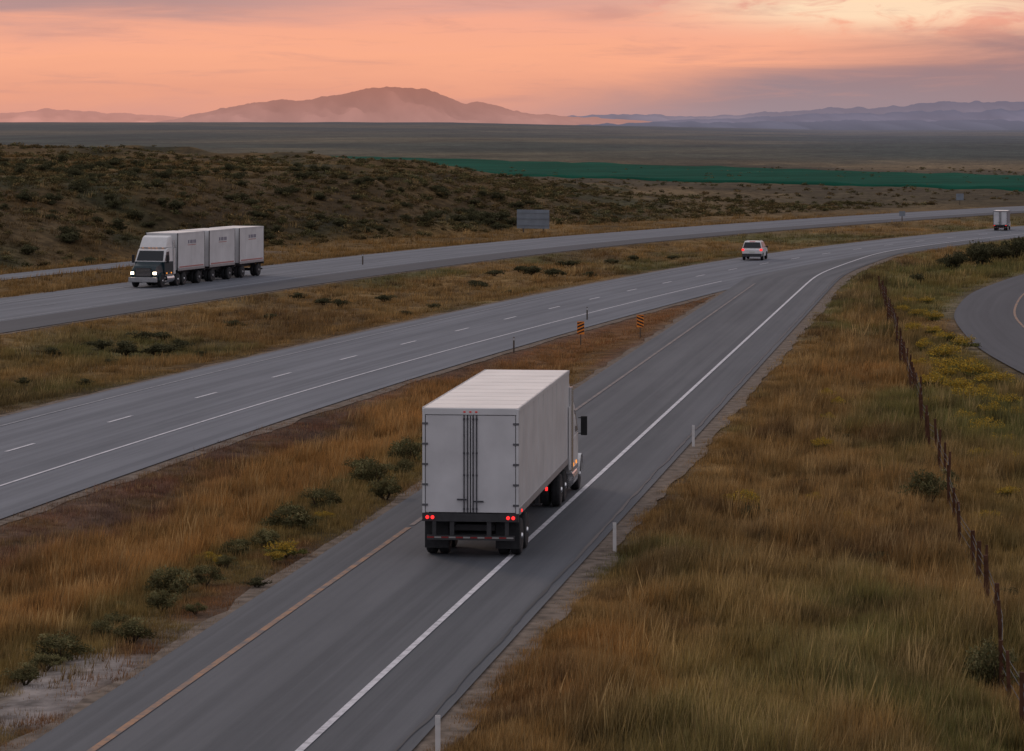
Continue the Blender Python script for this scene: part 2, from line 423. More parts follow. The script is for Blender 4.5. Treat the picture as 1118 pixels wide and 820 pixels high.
# crop field
MF=simple('irrigated_crop',(.008,.068,.045),.95,var=.3,scale=.03,spec=.02)
nn=60
bx=np.linspace(-75,220,nn)
by=np.interp(bx,[-75,-35,9.3,100,220],[1100,968,812,640,470])
ty=1420+(bx+72)/(127+72)*(803-1420)
rowsf=[]
for k in range(-1,13):
    t=max(k,0)/12; X_=bx*(1+.06*t); Y_=by*(1-t)+ty*t
    rowsf.append(np.stack([X_,Y_-(1 if k<0 else 0),height(X_,Y_)+(.4 if k>=0 else -1.0)],1))
Vf=np.concatenate(rowsf); ii=np.arange(14*nn).reshape(14,nn)
Tf=np.stack([ii[:-1,:-1],ii[:-1,1:],ii[1:,1:],ii[1:,:-1]],-1).reshape(-1,4)
struct(link('crop_field',np_mesh('crop_field',Vf,Tf,None,[MF],True)))

# mountains
def mountain(name,pts,D,depth,top,bot,base_y,air,seed):
    xs=np.linspace(pts[0][0],pts[-1][0],420)
    ys=np.interp(xs,[p[0] for p in pts],[p[1] for p in pts])
    ys=ys+(fbm(xs/13,xs*0,6,seed)-.5)*5.5*np.clip((base_y-ys)/14,.12,1)
    X=(xs-559)/F*D; pk=H+(140-ys)/F*D; b0=H+(140-base_y)/F*D-60
    V=[];Cl=[];nr=30
    for k in range(nr):
        v=k/(nr-1) ; Yk=D*(1-depth*(1-v))
        sh=v**1.25
        nz=(fbm(X/(D*.007)+v*1.5,np.full_like(X,v*2.5),5,seed+5)-.5)*(v*(1-v))**.7*1.8
        z=b0+(pk-b0)*np.clip(sh+nz*.7,0,1.0)
        V.append(np.stack([X*(1-depth*.4*(1-v)),np.full_like(X,Yk),z],1))
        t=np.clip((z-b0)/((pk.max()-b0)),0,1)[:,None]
        Cl.append((np.array(bot)*(1-t)+np.array(top)*t)*(1+nz[:,None]*.75))  # hazier foot painted into the colour
    V.append(np.stack([X*1.02,np.full_like(X,D*1.05),np.full_like(X,b0)],1)); Cl.append(np.tile(np.array(bot),(len(X),1)))
    V=np.concatenate(V);Cl=np.concatenate(Cl);n=len(xs);ii=np.arange((nr+1)*n).reshape(nr+1,n)
    T=np.stack([ii[:-1,:-1],ii[:-1,1:],ii[1:,1:],ii[1:,:-1]],-1).reshape(-1,4)
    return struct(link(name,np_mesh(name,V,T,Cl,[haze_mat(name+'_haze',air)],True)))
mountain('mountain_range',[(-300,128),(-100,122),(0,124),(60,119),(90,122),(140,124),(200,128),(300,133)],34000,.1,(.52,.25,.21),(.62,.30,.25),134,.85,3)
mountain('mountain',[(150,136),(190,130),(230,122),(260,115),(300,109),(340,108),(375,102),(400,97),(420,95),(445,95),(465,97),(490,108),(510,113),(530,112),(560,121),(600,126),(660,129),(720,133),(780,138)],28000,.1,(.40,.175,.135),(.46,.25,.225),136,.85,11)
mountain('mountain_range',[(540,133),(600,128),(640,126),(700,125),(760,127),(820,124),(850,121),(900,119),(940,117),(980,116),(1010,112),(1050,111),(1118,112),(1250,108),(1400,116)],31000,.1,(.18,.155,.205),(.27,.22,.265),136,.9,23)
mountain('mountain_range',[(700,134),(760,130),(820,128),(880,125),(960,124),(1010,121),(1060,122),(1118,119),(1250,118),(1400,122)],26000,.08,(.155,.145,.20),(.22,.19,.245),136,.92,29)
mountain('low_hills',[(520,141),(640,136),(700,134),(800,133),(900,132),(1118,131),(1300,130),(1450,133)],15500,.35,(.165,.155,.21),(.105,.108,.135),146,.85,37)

# ------------------------------------------------------------------ world
w=bpy.data.worlds.new('World'); S.world=w; w.use_nodes=True; nt=w.node_tree; nt.nodes.clear()
out=N(nt,'ShaderNodeOutputWorld'); bg=N(nt,'ShaderNodeBackground'); nt.links.new(bg.outputs[0],out.inputs[0])
tc=N(nt,'ShaderNodeTexCoord'); sx=N(nt,'ShaderNodeSeparateXYZ'); nt.links.new(tc.outputs['Generated'],sx.inputs[0])
x,y,z=sx.outputs
mp=mapping(nt,tc.outputs['Generated'],(9,9,75)); nz=noise(nt,mp,1.0,7,.6,.6)
mp2=mapping(nt,tc.outputs['Generated'],(20,20,210)); nz2=noise(nt,mp2,1.0,7,.65,.5)
mp3=mapping(nt,tc.outputs['Generated'],(40,40,150)); nz3=noise(nt,mp3,1.0,7,.6,.8)
u=math_(nt,'DIVIDE',z,.0395)
un=math_(nt,'MULTIPLY_ADD',math_(nt,'SUBTRACT',nz,.5),.6,u)
def ramp(v,pts):
    r=N(nt,'ShaderNodeValToRGB'); nt.links.new(v,r.inputs[0]); e=r.color_ramp.elements
    while len(e)<len(pts): e.new(.5)
    for i,(p,c) in enumerate(pts): e[i].position=p; e[i].color=(*c,1)
    return r.outputs[0]
cl=ramp(un,[(0,(.70,.33,.26)),(.25,(.82,.36,.24)),(.6,(.95,.42,.26)),(.85,(.92,.41,.28)),(1.0,(.74,.37,.30))])
cd=ramp(un,[(0,(.34,.26,.29)),(.3,(.34,.235,.25)),(.6,(.36,.215,.215)),(1,(.48,.28,.26))])
ln=math_(nt,'MULTIPLY_ADD',x,3.6,.26)
dm=math_(nt,'SUBTRACT',ln,un); m1=sstep(nt,dm,-.16,.30); m2=sstep(nt,x,-.035,.085)
c=mix(nt,math_(nt,'MULTIPLY',m1,m2),cl,cd)
gx=math_(nt,'DIVIDE',math_(nt,'SUBTRACT',x,.112),.05); gz=math_(nt,'DIVIDE',math_(nt,'SUBTRACT',u,.95),.17)
g=math_(nt,'POWER',2.718,math_(nt,'MULTIPLY',math_(nt,'ADD',math_(nt,'MULTIPLY',gx,gx),math_(nt,'MULTIPLY',gz,gz)),-1))
g=math_(nt,'MULTIPLY',g,sstep(nt,nz3,.28,.52))
c=mix(nt,math_(nt,'MULTIPLY',g,1.35,clamp=True),c,(1.0,.72,.49))
v1=math_(nt,'MULTIPLY',sstep(nt,un,.68,1.02),math_(nt,'SUBTRACT',1,sstep(nt,x,-.12,-.02)))
c=mix(nt,math_(nt,'MULTIPLY',v1,.85),c,(.42,.27,.27))
st=math_(nt,'MULTIPLY',sstep(nt,nz2,.50,.72),.38)
c=mix(nt,st,c,(.55,.28,.24))
gx=math_(nt,'DIVIDE',math_(nt,'SUBTRACT',x,.030),.014); gz=math_(nt,'DIVIDE',math_(nt,'SUBTRACT',u,.90),.07)
g2=math_(nt,'POWER',2.718,math_(nt,'MULTIPLY',math_(nt,'ADD',math_(nt,'MULTIPLY',gx,gx),math_(nt,'MULTIPLY',gz,gz)),-1))
c=mix(nt,math_(nt,'MULTIPLY',g2,math_(nt,'MULTIPLY',sstep(nt,nz3,.3,.6),.7)),c,(.55,.27,.24))
hi=sstep(nt,z,.045,.28)
back=math_(nt,'SUBTRACT',1,sstep(nt,y,-.4,.8))
c=mix(nt,back,c,(.34,.325,.39))
c=mix(nt,hi,c,(.545,.53,.575))
c=mix(nt,sstep(nt,math_(nt,'MULTIPLY',z,-1),.0,.02),c,(.08,.06,.045))
nt.links.new(c,bg.inputs[0]); bg.inputs[1].default_value=1.0
sun=bpy.data.lights.new('sun','SUN'); sun.energy=.6; sun.angle=math.radians(12); sun.color=(1,.76,.56)
so=bpy.data.objects.new('sun',sun); COL.objects.link(so)
sd=Vector((-.55,.75,.42)).normalized()   # towards the sun
so.rotation_euler=sd.to_track_quat('Z','Y').to_euler()

# ------------------------------------------------------------------ shrubs
def shrub_arrays(seed,nleaf,leaf,cols,flower=None,low=False):
    r=np.random.default_rng(seed)
    nc=22
    ca=r.uniform(0,6.283,nc); cr=r.uniform(0,.72,nc); cz=r.uniform(.12,.66,nc)*(1-.4*cr)
    cen=np.stack([np.cos(ca)*cr,np.sin(ca)*cr*.9,cz],1); rad=r.uniform(.16,.34,nc); ton=r.uniform(.6,1.4,nc)
    k=r.integers(0,nc,nleaf)
    d=r.normal(size=(nleaf,3)); d/=np.linalg.norm(d,axis=1)[:,None]; d[:,2]=np.abs(d[:,2])*1.0-.15
    rr=r.uniform(.45,1.15,nleaf)
    P=cen[k]+d*rad[k][:,None]*rr[:,None]; P[:,2]=np.maximum(P[:,2],.02)
    a=r.normal(size=(nleaf,3)); a[:,2]+=.5; a/=np.linalg.norm(a,axis=1)[:,None]; b=np.cross(a,d); b/=np.linalg.norm(b,axis=1)[:,None]+1e-6
    s=leaf*r.uniform(.6,1.5,nleaf)[:,None]
    V=np.stack([P-b*s*.4,P+b*s*.4,P+a*s*1.1],1)
    c0=np.array(cols)[r.integers(0,len(cols),nleaf)]*ton[k][:,None]*(.5+.8*np.clip(P[:,2]/.75,0,1))[:,None]*r.uniform(.8,1.25,(nleaf,1))  # self-shade painted in: leaves darker towards the bottom of the bush
    if flower is not None:
        fl=(P[:,2]>.30)&(r.random(nleaf)<.7); c0[fl]=np.array(flower)*r.uniform(.6,1.3,(fl.sum(),1))
    C=np.repeat(c0[:,None],3,1)
    return V.reshape(-1,3),C.reshape(-1,3)
def stems(seed):
    mb=MB(); r=random.Random(seed)
    for i in range(9):
        a=r.uniform(0,6.28); q=r.uniform(.25,.55)
        mb.cyl((0.04*math.cos(a),.04*math.sin(a),-.1),(q*math.cos(a),q*math.sin(a),r.uniform(.3,.5)),.03,.008,5)
    v=np.array(mb.v); T=[]
    for f in mb.f:
        for j in range(1,len(f)-1): T.append((f[0],f[j],f[j+1]))
    return v,np.array(T)
SAGE=((.135,.125,.055),(.165,.15,.075),(.10,.095,.045),(.15,.12,.055))
DSAGE=((.072,.068,.036),(.092,.085,.045),(.055,.054,.030))
def shrub_mesh(name,seed,nleaf=3200,leaf=.05,cols=SAGE,flower=None):
    V,C=shrub_arrays(seed,nleaf,leaf,cols,flower)
    sv,st=stems(seed)
    T=np.concatenate([np.arange(len(V)).reshape(-1,3),st+len(V)])
    V=np.concatenate([V,sv]); C=np.concatenate([C,np.tile([.07,.055,.04],(len(sv),1))])
    return np_mesh(name,V,T,C,[MLEAF])
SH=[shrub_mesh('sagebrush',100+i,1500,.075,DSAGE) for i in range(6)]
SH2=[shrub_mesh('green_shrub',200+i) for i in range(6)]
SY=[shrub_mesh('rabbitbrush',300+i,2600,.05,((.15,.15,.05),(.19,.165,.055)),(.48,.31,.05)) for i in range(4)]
CLR=[]
def place(name,meshes,x,y,wpx,label,cat,group,hs=.85,clear=True):
    X,Y=gp(x,y); w=wpx*Y/F
    o=link(name,random.choice(meshes)); o.location=(X,Y,float(height(X,Y))+(.05 if clear else 0)); o.rotation_euler=(0,0,random.uniform(0,6.28))
    o.scale=(w*.60*random.uniform(.9,1.15),w*.60,w*.60*hs*random.uniform(.85,1.2)); thing(o,label,cat,group)
    if clear: CLR.append((X,Y,w*.40))
    return o
for x_,y_,w_ in [(1016,543,60),(1082,728,76),(1036,530,36)]:
    place('roadside_shrub',SH2,x_,y_,w_,'grey green rounded sagebrush beside the fence','shrub','shrubs beside the ramp and fence',1.35)
for x_,y_,w_ in [(412,530,62),(388,518,50),(450,506,56),(425,544,44),(372,528,30),(440,518,34),(320,578,66),(344,560,48),(290,592,40),(334,572,36),(192,650,66),(222,632,44),(150,700,58),(68,716,76),(28,742,50),(110,692,44),(262,606,46),(128,680,34),(176,664,44),(208,668,30),(48,732,44),(246,620,30),(170,640,24),(130,660,24),(470,490,26)]:
    place('roadside_shrub',SH2,x_+random.uniform(-6,6),y_+random.uniform(-6,4),w_,'olive grey sagebrush in tall dry grass','shrub','shrubs beside the ramp and fence',.95)
for x_,y_,w_ in [(1070,288,40),(1042,293,32),(1090,281,36),(1003,303,20),(1056,284,30),(1106,279,38),(1082,277,28),(1116,273,30),(1030,285,18)]:
    place('roadside_shrub',SH,x_,y_,w_,'dark rounded shrub beside the curved side road','shrub','shrubs beside the side road',1.2)
for x_,y_,w_ in [(810,549,44),(903,432,30),(897,482,28),(920,562,36),(1040,402,54),(1060,440,50),(1020,418,44),(1078,468,44),(1030,392,48),(1062,412,54),(1085,450,40),(1075,560,38),(310,607,48),(300,612,30),(225,606,30),(240,613,26),(905,452,24),(355,566,26),(1010,380,34),(998,362,30),(1000,345,28),(1100,480,44),(1098,440,48),(1050,380,38),(985,340,24),(1020,350,28),(1070,500,34),(1108,510,38),(1035,372,34),(1010,398,36),(890,540,26),(1045,425,44),(1085,420,46),(1110,455,40),(1020,440,30),(1060,470,34),(915,440,22),(1100,540,34),(1022,365,28),(1030,410,40),(1050,455,36),(1072,430,40),(1012,330,22),(995,330,20)]:
    place('yellow_rabbitbrush',SY,x_,y_,w_,'yellow flowering rabbitbrush growing in dry grass','shrub','flowering rabbitbrush in the dry grass',.85)
for x_,y_,w_ in [(850,558,46),(820,556,40),(930,470,26),(880,520,26),(1050,640,38),(960,600,34),(1100,640,36),(470,480,34),(500,462,28),(280,640,36),(240,560,28)]:
    place('roadside_shrub',SH,x_,y_,w_,'small brown green shrub in the dry grass','shrub','small shrubs in the grass field',.6)
for x_,y_,w_ in [(170,381,50),(135,378,44),(105,374,40),(200,376,36),(155,368,38),(185,366,34),(60,384,30),(370,330,26),(415,322,28),(580,300,32),(600,302,28),(575,294,24),(630,292,24),(530,312,26),(515,306,22),(350,326,26),(330,322,22),(470,330,20),(670,285,22),(700,281,20),(90,420,24),(30,410,22),(250,352,26),(300,346,22),(640,300,20),(540,302,24),(610,290,22),(730,278,18),(220,386,24),(120,392,22),(440,340,18),(560,318,16)]:
    place('median_shrub',SH,x_+random.uniform(-8,8),y_+random.uniform(-3,3),w_,'low olive shrub in the dry grass median','shrub','shrubs in the highway median',.6)
n=0
while n<190:
    X=random.uniform(-95,70); Y=random.uniform(270,440)
    if abs(X/Y)>.160: continue
    o=-float(offm(np.array(X),np.array(Y)))
    if o<59 or o>150: continue
    s=random.uniform(.6,1.5)
    ob=link('hillside_sagebrush',random.choice(SH)); ob.location=(X,Y,float(height(X,Y))-.05); ob.rotation_euler=(0,0,random.uniform(0,6.28)); ob.scale=(s*1.1,s*1.1,s*random.uniform(.75,1.1))
    thing(ob,'grey olive sagebrush on the hillside beyond the highway','shrub','sagebrush on the hillside'); n+=1
for x_,dy,s in [(515,395,2.0),(530,398,2.4),(545,402,2.2),(560,400,1.9),(500,390,1.6),(480,392,1.4),(580,404,1.5),(50,400,1.9),(62,398,1.6),(90,402,1.8),(165,402,1.7),(230,398,1.8),(22,398,1.8),(470,388,1.5),(536,394,1.9)]:
    Y=dy; X=(x_-559)/F*Y
    ob=link('hillside_sagebrush',random.choice(SH)); ob.location=(X,Y,float(height(X,Y))-.05); ob.rotation_euler=(0,0,random.uniform(0,6.28)); ob.scale=(s,s,s*.7)
    thing(ob,'large dark shrub on the hill crest','shrub','sagebrush on the hillside')
VV=[];CC=[]
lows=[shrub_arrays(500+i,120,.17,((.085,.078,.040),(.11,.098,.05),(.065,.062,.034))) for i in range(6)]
cnt=0
while cnt<7600:
    if random.random()<.83: X=random.uniform(-110,75); Y=random.uniform(272,520)
    else: Y=random.uniform(400,1000)**1.0; X=random.uniform(-.17,.17)*Y
    if abs(X/Y)>.18: continue
    o=-float(offm(np.array(X),np.array(Y)))
    if o<58: continue
    if Y>520 and random.random()<.4: continue
    if vnoise(X/14,Y/14,92)*.5+vnoise(X/4,Y/4,93)*.5<random.uniform(.15,.62): continue
    V_,C_2=lows[cnt%6]; a=random.uniform(0,6.28); s=random.uniform(.3,1.0)*random.uniform(.7,1.1); ca,sa=math.cos(a)*s*1.15,math.sin(a)*s*1.15
    Q=np.stack([V_[:,0]*ca-V_[:,1]*sa+X,V_[:,0]*sa+V_[:,1]*ca+Y,V_[:,2]*s*.85+float(height(X,Y))-.05],1)
    VV.append(Q);CC.append(C_2*random.uniform(.65,1.6)*np.array([1.0+random.uniform(-.05,.35),1,.9])); cnt+=1
VV=np.concatenate(VV);CC=np.concatenate(CC)
struct(link('sagebrush_cover',np_mesh('sagebrush_cover',VV,np.arange(len(VV)).reshape(-1,3),CC,[MLEAF])),'stuff')

# ------------------------------------------------------------------ grass
def grass(n,name):
    x=rng.uniform(-70,1190,n); y=140+rng.uniform(92**.85,700**.85,n)**(1/.85)
    u=y-140; X=H*(x-559)/u; Y=H*F/u
    col,h,den,d=zone_color(X,Y)
    den=den*(1-np.clip(gravel_patch(X,Y)*1.5,0,.93))
    keep=(~on_road(X,Y,.05))&(rng.random(n)<den)&(rng.random(n)<np.clip(.25+d*.9,0,1))
    for (cx,cy,cr) in CLR: keep&=((X-cx)**2+(Y-cy)**2)>cr*cr
    keep&=(fbm(X/1.1,Y/1.6,2,88)>rng.uniform(.15,.52,n))
    X,Y,col,h=X[keep],Y[keep],col[keep],h[keep]; n=len(X)
    Z=height(X,Y)
    B=16
    kind=rng.random(n); tall=kind<.06; weed=(kind>.93)
    cl=fbm(X/1.3,Y/2.0,2,96)
    h=h*rng.uniform(.5,1.25,n)*np.where(tall,1.35,1)*(.35+1.3*cl)
    ts=np.clip(Y/90,1,3.2)
    tone=rng.uniform(.66,1.28,n)*(.72+.56*fbm(X/.9,Y/1.5,2,97))
    hue=rng.uniform(-1,1,(n,1))*np.array([[.08,.0,-.12]])+1
    col=col*hue; col[tall]=lerp(col[tall],STR,.5); col[weed]=lerp(col[weed],np.array([.085,.06,.035]),.75)
    X=np.repeat(X,B);Y=np.repeat(Y,B);Z=np.repeat(Z,B);hh=np.repeat(h,B)*rng.uniform(.45,1.1,n*B)
    tsB=np.repeat(ts,B); cB=np.repeat(col*tone[:,None],B,0)*rng.uniform(.75,1.25,(n*B,1))
    spread=.14+.24*tsB*.5
    a=rng.uniform(0,6.283,n*B); r=rng.uniform(0,1,n*B)**.5*spread
    bx=X+np.cos(a)*r; by=Y+np.sin(a)*r
    a2=rng.uniform(0,6.283,n*B)
    lean=hh*rng.uniform(.05,.5,n*B)
    tx=bx+np.cos(a2)*lean+hh*.12; ty_=by+np.sin(a2)*lean
    wd=(.0065+.0075*tsB)*rng.uniform(.6,1.3,n*B)*(.5+hh)
    p=rng.uniform(0,3.1416,n*B); wx=np.cos(p)*wd; wy=np.sin(p)*wd
    N3=n*B
    V=np.empty((N3,3,3)); V[:,0]=np.stack([bx-wx,by-wy,Z-.05],1); V[:,1]=np.stack([bx+wx,by+wy,Z-.05],1); V[:,2]=np.stack([tx,ty_,Z+hh],1)
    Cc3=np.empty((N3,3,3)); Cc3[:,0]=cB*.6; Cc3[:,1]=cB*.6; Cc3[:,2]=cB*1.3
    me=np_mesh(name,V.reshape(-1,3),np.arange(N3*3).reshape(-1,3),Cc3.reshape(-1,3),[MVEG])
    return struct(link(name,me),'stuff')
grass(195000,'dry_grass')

# ------------------------------------------------------------------ vehicles
WHT=simple('white_trailer_panel',(.58,.58,.59),.38,spec=.5,var=.10,scale=.9)
DOOR=simple('white_door_panel',(.56,.555,.57),.5,var=.12,scale=1.0)
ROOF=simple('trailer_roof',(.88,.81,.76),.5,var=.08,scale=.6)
ALU=simple('aluminium_rail',(.34,.34,.35),.45,metal=.5,var=.15,scale=6)
BLK=simple('black_rubber',(.018,.018,.02),.8,var=.3,scale=9)
DRK=simple('dark_steel',(.035,.035,.038),.55,var=.3,scale=5)
RODM=simple('lock_rod_steel',(.06,.06,.07),.5,metal=.4,var=.2,scale=8)
HNG=simple('galvanised_hinge',(.13,.13,.14),.5,metal=.4,var=.2,scale=8)
GLS=simple('tinted_glass',(.012,.015,.02),.12,spec=.4,var=.05)
CHR=simple('chrome',(.75,.75,.76),.22,metal=1,var=.05)
CABW=simple('white_cab_paint',(.66,.65,.65),.3,var=.05)
TEAL=simple('dark_teal_cab_paint',(.008,.026,.034),.35,var=.1)
GRYP=simple('grey_truck_paint',(.17,.17,.19),.5,var=.1)
REDL=simple('red_lamp_lit',(.5,.01,.01),.3,emis=(1,.03,.03),es=1.5,var=.02)
REDM=simple('dim_red_marker',(.35,.02,.02),.3,emis=(1,.05,.03),es=.15,var=.02)
REDD=simple('red_reflector',(.22,.02,.02),.35,var=.05)
TAPW=simple('white_reflective_tape',(.55,.55,.55),.4,var=.05)
TAPG=simple('dirty_reflective_tape',(.28,.27,.26),.5,var=.1)
HEADL=simple('headlamp_lit',(.9,.8,.6),.3,emis=(1,.78,.55),es=8,var=.02)
AMB=simple('amber_marker',(.6,.2,.02),.3,emis=(1,.35,.05),es=1.0,var=.02)
INK=simple('faded_lettering',(.20,.19,.24),.6,var=.15)
REDS=simple('faded_red_livery_stripe',(.40,.16,.15),.5,var=.1)
PLT=simple('licence_plate',(.55,.55,.5),.5,var=.05)
_wc={}
def wheel(parent,x,y,r=.5,w=.28,rimc=None,name='wheel'):
    rimc=rimc or CHR
    key=(r,w,rimc.name)
    if key not in _wc:
        mb=MB(); mb.lathe_x((0,0,0),[(-w/2,r*.62),(-w/2,r*.9),(-w/2+.03,r*.97),(-w*.2,r),(w*.2,r),(w/2-.03,r*.97),(w/2,r*.9),(w/2,r*.62)],28)
        a=mb.mesh('tyre',[BLK])
        mb=MB()
        for s in(-1,1):
            mb.lathe_x((s*w*.30,0,0),[(-.02*s,r*.58),(s*.055,r*.6),(s*.03,r*.42),(s*.045,r*.2),(s*.09,r*.13)],20)
        b=mb.mesh('rim',[rimc]); _wc[key]=(a,b)
    e=empty(name,(x,y,r),parent=parent)
    link('tyre',_wc[key][0],e); link('rim',_wc[key][1],e)
    return e
def axle(parent,y,W,r=.5,dual=True,rimc=None):
    w=.27
    for s in(-1,1):
        wheel(parent,s*(W/2-w/2-.02),y,r,w,rimc)
        if dual: wheel(parent,s*(W/2-w*1.5-.09),y,r,w,rimc)
    mb=MB(); mb.cyl((-W/2+.3,y,r),(W/2-.3,y,r),.09,seg=10); mb.obj('axle',DRK,parent)
def trailer(root,y0,L,W,Ht,fl,detail=True,livery=False,paint=None):
    h=W/2; paint=paint or WHT; fm=DRK if livery else paint  # livery rear frame darkened to paint shade into the trailer gaps
    mb=MB(); mb.box(-h,h,y0+.10,y0+L,fl,Ht,0)
    body=mb.obj('trailer_body',[paint],root,bevel=.03)
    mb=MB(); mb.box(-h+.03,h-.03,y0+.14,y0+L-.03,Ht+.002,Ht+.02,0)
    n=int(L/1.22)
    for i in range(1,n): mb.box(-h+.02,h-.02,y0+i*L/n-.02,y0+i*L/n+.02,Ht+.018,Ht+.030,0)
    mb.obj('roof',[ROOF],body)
    mb=MB()
    for s in(-1,1):
        a,b=sorted((s*h,s*(h+.018)))
        mb.box(a,b,y0+.1,y0+L,fl-.06,fl+.12,0); mb.box(a,b,y0+.1,y0+L,Ht-.08,Ht+.025,1)
        a,b=sorted((s*h,s*(h+.006)))
        for i in range(0,n+1):
            yy=min(max(y0+i*L/n,y0+.13),y0+L-.03); mb.box(a,b,yy-.025,yy+.025,fl+.122,Ht-.082,1)
        if livery:
            a,b=sorted((s*(h-.02),s*(h+.02))); mb.box(a,b,y0+L+.001,y0+L+.10,fl,Ht,2)  # dark corner strip added to paint the shaded gap between trailers
    mb.obj('side_rail',[ALU,paint,DRK],body)
    mb=MB()
    for s in(-1,1):
        a,b=sorted((s*(h-.07),s*h)); mb.box(a,b,y0,y0+.10,fl-.02,Ht,0)
    mb.box(-h+.07,h-.07,y0,y0+.10,Ht-.16,Ht+.01,0)
    mb.obj('rear_frame',[fm],body,bevel=.008)
    mb=MB(); mb.box(-h,h,y0-.02,y0+.10,fl-.24,fl-.022,0); mb.obj('rear_sill',[DRK],body)
    for s in(-1,1):
        a,b=sorted((s*.012,s*(h-.085)))
        mb=MB(); mb.box(a,b,y0+.015,y0+.06,fl+.0,Ht-.18,0)
        mb.obj('rear_door',[DOOR],body,bevel=.01)
        for q in (.075,.17):
            mb=MB(); mb.cyl((s*q,y0-.01,fl+.0),(s*q,y0-.01,Ht-.17),.017,seg=8)
            for zz in (fl+.1,fl+1.0,(fl+Ht)/2+.2,Ht-.28): mb.box(s*q-.025,s*q+.025,y0-.02,y0+.014,zz-.025,zz+.025)
            mb.obj('lock_rod',[RODM],body)
        mb=MB(); zz=fl+.30+(.0 if s>0 else .05); a,b=sorted((s*.10,s*.36)); mb.box(a,b,y0-.045,y0-.025,zz-.018,zz+.022); mb.obj('door_handle',[RODM],body)
        mb=MB()
        for zz in np.linspace(fl+.2,Ht-.4,5):
            a,b=sorted((s*(h-.15),s*(h+.008))); mb.box(a,b,y0-.012,y0+.012,zz-.028,zz+.028)
        mb.obj('hinge',[HNG],body)
    mb=MB(); mb.box(-.011,.011,y0+.008,y0+.02,fl+.01,Ht-.19)
    for s in (-1,1):
        a,b=sorted((s*(h-.083),s*(h-.072))); mb.box(a,b,y0+.008,y0+.03,fl,Ht-.17)
    mb.obj('door_gasket',[BLK],body)
    mb=MB()
    for s in(-1,1): mb.box(s*.5-.06,s*.5+.06,y0+.15,y0+L-.3,fl-.38,fl-.05)
    for i in range(int(L/.6)): mb.box(-h+.05,h-.05,y0+.3+i*.6-.03,y0+.3+i*.6+.03,fl-.12,fl-.062)
    mb.obj('trailer_chassis',[DRK],root)
    mb=MB(); mb.box(-h+.12,h-.12,y0,y0+.1,.48,.60,0)
    for s in(-1,1):
        mb.box(s*.5-.06,s*.5+.06,y0+.01,y0+.09,.60,fl-.24,0); mb.box(s*.98-.05,s*.98+.05,y0+.01,y0+.09,.60,fl-.24,0)
    k=12; wseg=(W-.26)/k
    for i in range(k): mb.box(-h+.13+i*wseg,-h+.13+(i+1)*wseg-.01,y0-.006,y0+.0,.53,.57,1 if i%2 else 2)
    mb.obj('rear_bumper',[DRK,TAPG,REDD],root)
    for x_ in (-h+.14,-h+.28,h-.28,h-.14):
        mb=MB(); mb.cyl((x_,y0-.05,fl-.13),(x_,y0-.022,fl-.13),.048,seg=14); mb.obj('tail_light',[REDL],root)
    for x_ in(-.16,0,.16):
        mb=MB(); mb.box(x_-.03,x_+.03,y0-.014,y0-.001,Ht-.10,Ht-.065); mb.obj('marker_light',[REDM],root)
    if detail:
        for s in(-1,1):
            mb=MB(); a,b=sorted((s*(h-.66),s*(h-.02))); mb.box(a,b,y0+.36,y0+.38,.22,fl-.15); mb.obj('mud_flap',[BLK],root)
            mb=MB(); mb.box(*sorted((s*(h+.018),s*(h+.04))),y0+.5,y0+.6,fl-.02,fl+.05); mb.obj('side_marker_light',[REDL],root)
            mb=MB(); mb.box(s*.75-.06,s*.75+.06,y0+L*.70,y0+L*.70+.12,.35,fl-.1); mb.box(s*.75-.14,s*.75+.14,y0+L*.70-.1,y0+L*.70+.22,.32,.35); mb.obj('landing_gear',[DRK],root)
            mb=MB(); mb.box(*sorted((s*(h-.04),s*(h+.02))),y0+L*.52,y0+L*.52+.10,fl-.20,fl-.10); mb.obj('side_marker_light',[REDL],root)
    if livery:
        mb=MB()
        for s in(-1,1):
            X0,X1=sorted((s*(h+.0),s*(h+.012)))
            for i,wd in enumerate((.26,.18,.28,.16,.24)):
                yy=y0+L*.34+i*.34; mb.box(X0,X1,yy,yy+wd,Ht-.84,Ht-.58,0)
            mb.box(X0,X1,y0+L*.34,y0+L*.34+1.65,Ht-.98,Ht-.93,1)
            mb.box(X0,X1,y0+.3,y0+L-.3,fl+.16,fl+.26,1)
        mb.obj('livery_lettering',[INK,REDS],body)
    return body
